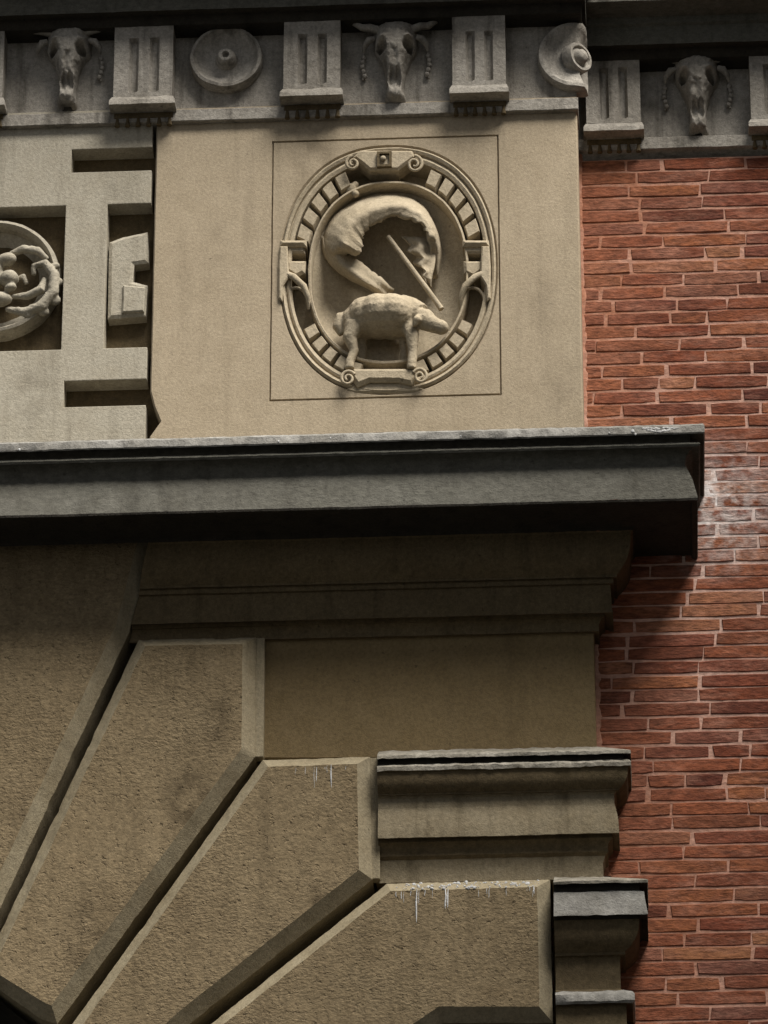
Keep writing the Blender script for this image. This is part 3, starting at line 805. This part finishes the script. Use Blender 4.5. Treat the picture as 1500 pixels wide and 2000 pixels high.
# ------------------------------------------------------------------ the frieze
def taenia_frieze(name, dy, x0, x1, yb, yt, px, label):
    """metope slab and the plain band under it; dy is the set-back"""
    ym = 8 + dy
    t = empty(name, ((x0 + x1)/2, ym*U, Z(px, yb, dy)), label, 'frieze')
    zt0, zt1 = Z(px, yb, dy - 14), Z(px, yb - 23, dy - 14)
    MB().box(x0, x1, ym*U, (ym + 150)*U, zt1 - .01, zt1 + .75).build('metope_slab', M['frieze'], t)
    n = int((x1 - x0)/.022)
    rows = []
    for y, z in ((ym + 60, zt0), (dy - 12, zt0), (dy - 14, zt0 + 1.5*U), (dy - 14, zt1 - 1.5*U), (dy - 12.5, zt1), (ym + 4, zt1 + 2*U)):
        row = [(x0 + (x1 - x0)*i/n, y*U, z) for i in range(n+1)]
        if y < ym: row = [(x0 + (x1 + 3*U - x0)*i/n, y*U, z) for i in range(n+1)] + [(x1 + 3*U, (ym + 60)*U, z)]
        else: row += [(x1 + (3*U if z == zt0 else 0), (ym + 60)*U, z)]
        rows.append(row)
    MB().grid(rows).jitter(.0015, 6, 0, (.2, 1, 1)).jitter(.0018, 40, 2, (.2, 1, 1)).build('taenia', M['frieze'], t, smooth=30)
    return t
taenia_frieze('frieze', 0, XFAR, XR_PIER, 226, 40, 700, 'front stretch of weathered grey frieze above the pier')
taenia_frieze('frieze', Y_BRICK, XR_PIER - .05, X(1500, 200, 155) + .8, 289, 100, 1330, 'set back stretch of dark grey frieze above the brick wall')

def triglyph(pxl, pxr, py0, py1, dy, label):
    """pxl..pxr outline columns, py0 top row, py1 bottom row of the face"""
    yf = dy - 40
    xl, xr = X(pxl, py1, yf), X(pxr, py1, yf)
    cx = (xl + xr)/2; w2 = (xr - xl)/2
    z0, z1 = Z((pxl+pxr)/2, py1, yf - 10), Z((pxl+pxr)/2, py0, yf) + .12
    t = empty('triglyph', (cx, (dy+8)*U, z0), label, 'triglyph', 'grooved triglyph blocks of the frieze')
    zg0, zg1 = z0 + 34*U, Z((pxl+pxr)/2, py0 + 24, yf)
    # front with two full glyphs
    b = w2 * .90
    gx = [-b, -.50*b, -.40*b, -.26*b, -.16*b, .20*b, .30*b, .44*b, .54*b, b]
    dp = [0, 0, 13, 13, 0, 0, 13, 13, 0, 0]
    rows = []
    def row(z, k, y=yf, wd=1.0): return [(cx + g*wd, (y + dpt*k)*U, z) for g, dpt in zip(gx, dp)]
    sides = lambda r, back: [(r[0][0], back*U, r[0][2])] + r + [(r[-1][0], back*U, r[-1][2])]
    bk = dy + 9
    rows = [sides(row(z0 + 24*U, 0, yf), bk), sides(row(zg0, 0), bk), sides(row(zg0 + 3*U, 1), bk), sides(row((zg0+zg1)/2, 1), bk), sides(row(zg1 - 5*U, 1), bk), sides(row(zg1, 0), bk), sides(row(z1, 0), bk)]
    MB().grid(rows).jitter(.0018, 14).jitter(.0012, 50, 4).build('glyph_face', M['frieze'], t, smooth=28)
    # splayed foot
    def loop(wd, y, z, n=8):
        return [(cx - wd, bk*U, z)] + [(cx - wd + 2*wd*i/n, y*U, z) for i in range(n+1)] + [(cx + wd, bk*U, z)]
    MB().grid([loop(b, yf + 6, z0 + 27*U), loop(w2*.93, yf - 3, z0 + 22*U), loop(w2, yf - 11, z0 + 10*U), loop(w2, yf - 12, z0), loop(w2*.6, dy + 5, z0)]).jitter(.002, 16).jitter(.0016, 50, 4).build('foot', M['frieze'], t, smooth=28)
    # drops under the foot; their dark colour paints the shade there
    MB().box(cx - w2*.9, cx + w2*.9, (dy - 16)*U, (dy + 2)*U, z0 - 12*U, z0 - .2*U).build('regula', M['crust_shade'], t, bevel=.003)
    for k in range(6):
        gxk = cx + w2*.8*(-1 + 2*k/5)
        MB().tube([(gxk, (dy - 12)*U, z0 - 12*U), (gxk, (dy - 13)*U, z0 - 30*U)], [3.4*U, 5.4*U], 10).build('gutta', M['crust_shade'], t, smooth=40)
    return t
triglyph(-120, 10, 52, 207, 0, 'triglyph cut off by the left edge of the picture')
triglyph(214, 342, 50, 203, 0, 'triglyph between the left ox skull and the round disc')
triglyph(547, 670, 42, 187, 0, 'triglyph between the round disc and the middle ox skull')
triglyph(878, 994, 36, 181, 0, 'triglyph between the middle ox skull and the corner disc')
triglyph(1140, 1258, 108, 255, Y_BRICK, 'triglyph in the set back frieze beside the corner disc')
triglyph(1462, 1580, 100, 246, Y_BRICK, 'triglyph cut off by the right edge of the picture')

def disc_profile():
    return [(75, 10), (75, -14), (73, -21), (67, -22), (63, -16), (52, -5), (36, 0), (23, -2), (21, -8), (19, -22), (14, -28), (8, -29), (5, -20), (.4, -18)]
def patera():
    t = empty('frieze_disc', P(443, 190, 8), 'round dished stone disc with a pierced boss, whole and flat', 'stone disc', 'round discs of the frieze')
    c = P(443, 120, 0); N = 64
    rows = [[(c.x + r*U*math.cos(2*math.pi*i/N), y*U, c.z + r*U*.97*math.sin(2*math.pi*i/N)) for i in range(N)] for r, y in disc_profile()]
    MB().grid(rows[:8], True).jitter(.002, 14).build('dish', M['frieze'], t, smooth=40)
    MB().grid(rows[7:], True).jitter(.0015, 20).build('boss', M['frieze'], t, smooth=40)
    t = empty('frieze_disc', P(1128, 190, 8), 'round stone disc folded around the corner of the frieze', 'stone disc', 'round discs of the frieze')
    cz = Z(1125, 112, 0); N = 64
    def pt(r, y, a):
        dx, n = r*U*math.cos(a), (8 - y)*U
        z = cz + r*U*math.sin(a)
        f = max(-1, min(1, dx / (14*U)))
        ang = (f + 1) * math.pi/4
        bx, by = (min(dx, 0), 0) if dx < 0 else (0, dx)
        return (XR_PIER + bx + n*math.sin(ang), 8*U + by - n*math.cos(ang), z)
    pr = [(78, 10), (78, -10), (75, -15), (68, -15), (62, -10), (40, -2), (.4, 0)]
    rows = [[pt(r, y, 2*math.pi*i/N) for i in range(N)] for r, y in pr]
    MB().grid(rows, True).jitter(.002, 14).build('dish', M['frieze'], t, smooth=40)
    ax, e1 = Vector((.72, -.69, 0)), Vector((.69, .72, 0)); c0 = Vector((XR_PIER - 6*U, 14*U, cz))
    rows = [[c0 + ax*n*U + (e1*math.cos(2*math.pi*i/N) + Vector((0, 0, 1))*math.sin(2*math.pi*i/N))*r*U for i in range(N)]
            for r, n in ((33, 0), (33, 18), (30, 24), (25, 24), (22, 18), (17, 20), (14, 30), (9, 34), (.4, 35))]
    MB().grid(rows, True).jitter(.0015, 20).build('boss', M['frieze'], t, smooth=40)
patera()

def bucranium(px, py, dy, label, sx=1.0):
    """px, py: middle of the brow"""
    c = P(px, py, dy - 20)
    t = empty('ox_skull', c - Vector((0, 0, 165*U)), label, 'ox skull carving', 'carved ox skulls of the frieze')
    prof = [(-22, 30, 30), (-14, 42, 44), (0, 47, 52), (16, 45, 56), (30, 46, 58), (42, 42, 58), (54, 34, 56), (68, 27, 52), (84, 22, 50), (100, 19, 50), (118, 17, 50), (134, 18, 50), (146, 21, 48), (154, 18, 40), (158, 10, 24)]
    mb = MB(); rows = []
    n = 40
    for zz in [(-22 + 180*i/64) for i in range(65)]:
        k = max(i for i in range(len(prof)) if prof[i][0] <= zz) if zz > -22 else 0
        k = min(k, len(prof) - 2); a, b = prof[k], prof[k+1]; f = (zz - a[0])/(b[0] - a[0])
        hw, hd = a[1] + (b[1]-a[1])*f, a[2] + (b[2]-a[2])*f
        row = []
        for j in range(n + 1):
            u = -1 + 2*j/n
            d = hd * max(0, 1 - abs(u)**2.6) ** .55
            for s in (-1, 1):
                d -= 46 * math.exp(-(((u*hw - s*27)/8.5)**2 + ((zz - 40)/10)**2)**2)
                d -= 22 * math.exp(-(((u*hw - s*6)/6.5)**2 + ((zz - 112)/20)**2)**2)
                d += 11 * math.exp(-((u*hw - s*30)/11)**2 - ((zz - 22)/6)**2)
            d -= 5 * math.exp(-(u*hw/7)**2) * (zz > 50)
            row.append((c.x + u*hw*U*sx, (dy + 8 - max(0, d))*U, c.z - zz*U*1.05))
        rows.append(row)
    mb.grid(rows).jitter(.006, 20, px).jitter(.0035, 55, px*.3)
    mb.build('skull', M['frieze'], t, smooth=50)
    for s in (-1, 1):
        q = lambda a, b, y: (c.x + s*a*U*sx, (dy - y)*U, c.z + b*U)
        MB().tube([q(34, 4, 20), q(52, 8, 24), q(68, 8, 26), q(82, 14 + 6*(px % 3), 22), q(92 - 8*(s*px % 2), 26, 14)], [9*U, 9*U, 7.5*U, 5.5*U, 2*U], 10).jitter(.002, 30).build('horn', M['frieze'], t, smooth=60)
        MB().tube([q(44, -14, 18), q(54, -18, 20), q(64, -30, 14), q(66, -40, 6)], [6*U, 8*U, 6*U, 2*U], 8).jitter(.002, 30).build('ear', M['frieze'], t, smooth=60)
        if px < 200 and s < 0: continue
        rb = MB()
        for k in range(5):
            ball(rb, q(66 + 3*math.sin(k), -48 - 11*k, 0), 5.5*U, 5*U, 6*U, 0, 8)
        rb.tube([q(66, -40, 0), q(67, -100, -2)], 2.5*U, 6)
        rb.build('hanging_beads', M['frieze'], t, smooth=60)
    return t
bucranium(134, 68, 0, 'dark worn ox skull left of the first whole triglyph')
bucranium(772, 62, 0, 'pale ox skull directly above the lamb medallion')
bucranium(1360, 122, Y_BRICK, 'dim ox skull in the set back frieze above the bricks')

# ------------------------------------------------------------------ the great cornice over the frieze
def top_cornice(dy, x0, x1, px, py, label, side):
    t = empty('eaves_cornice', (x1, (dy + 8)*U, Z(px, py, dy - 105)), label, 'cornice', 'overhanging cornice above the frieze')
    zb = Z(px, py, dy - 75)
    xr = x1; yf = (dy + 8)*U; yw = (dy + 170)*U
    A = dict(x0=x0, xr=xr, yf=yf, yw=yw, side=side)
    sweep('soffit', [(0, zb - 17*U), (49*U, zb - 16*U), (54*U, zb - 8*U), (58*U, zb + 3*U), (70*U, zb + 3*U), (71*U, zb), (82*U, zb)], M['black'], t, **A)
    sweep('fascia', [(82*U, zb), (83*U, zb + 3*U), (83*U, zb + 42*U), (90*U, zb + 46*U), (92*U, zb + 60*U)], M['cornice'], t, **A, rough=.002)
    sweep('corona', [(92*U, zb + 60*U), (150*U, zb + 64*U), (152*U, zb + 110*U), (168*U, zb + 140*U), (172*U, zb + 160*U), (0, zb + 260*U)], M['cornice'], t, **A)  # unseen upper overhang, shaped to shade the frieze
top_cornice(0, XFAR, XR_PIER, 600, 11, 'dark overhanging cornice along the top edge above the frieze', .27)
top_cornice(Y_BRICK, XR_PIER, X(1500, 50, 155) + 1.0, 1330, 84, 'set back dark cornice at the upper right above the brick wall', 1)
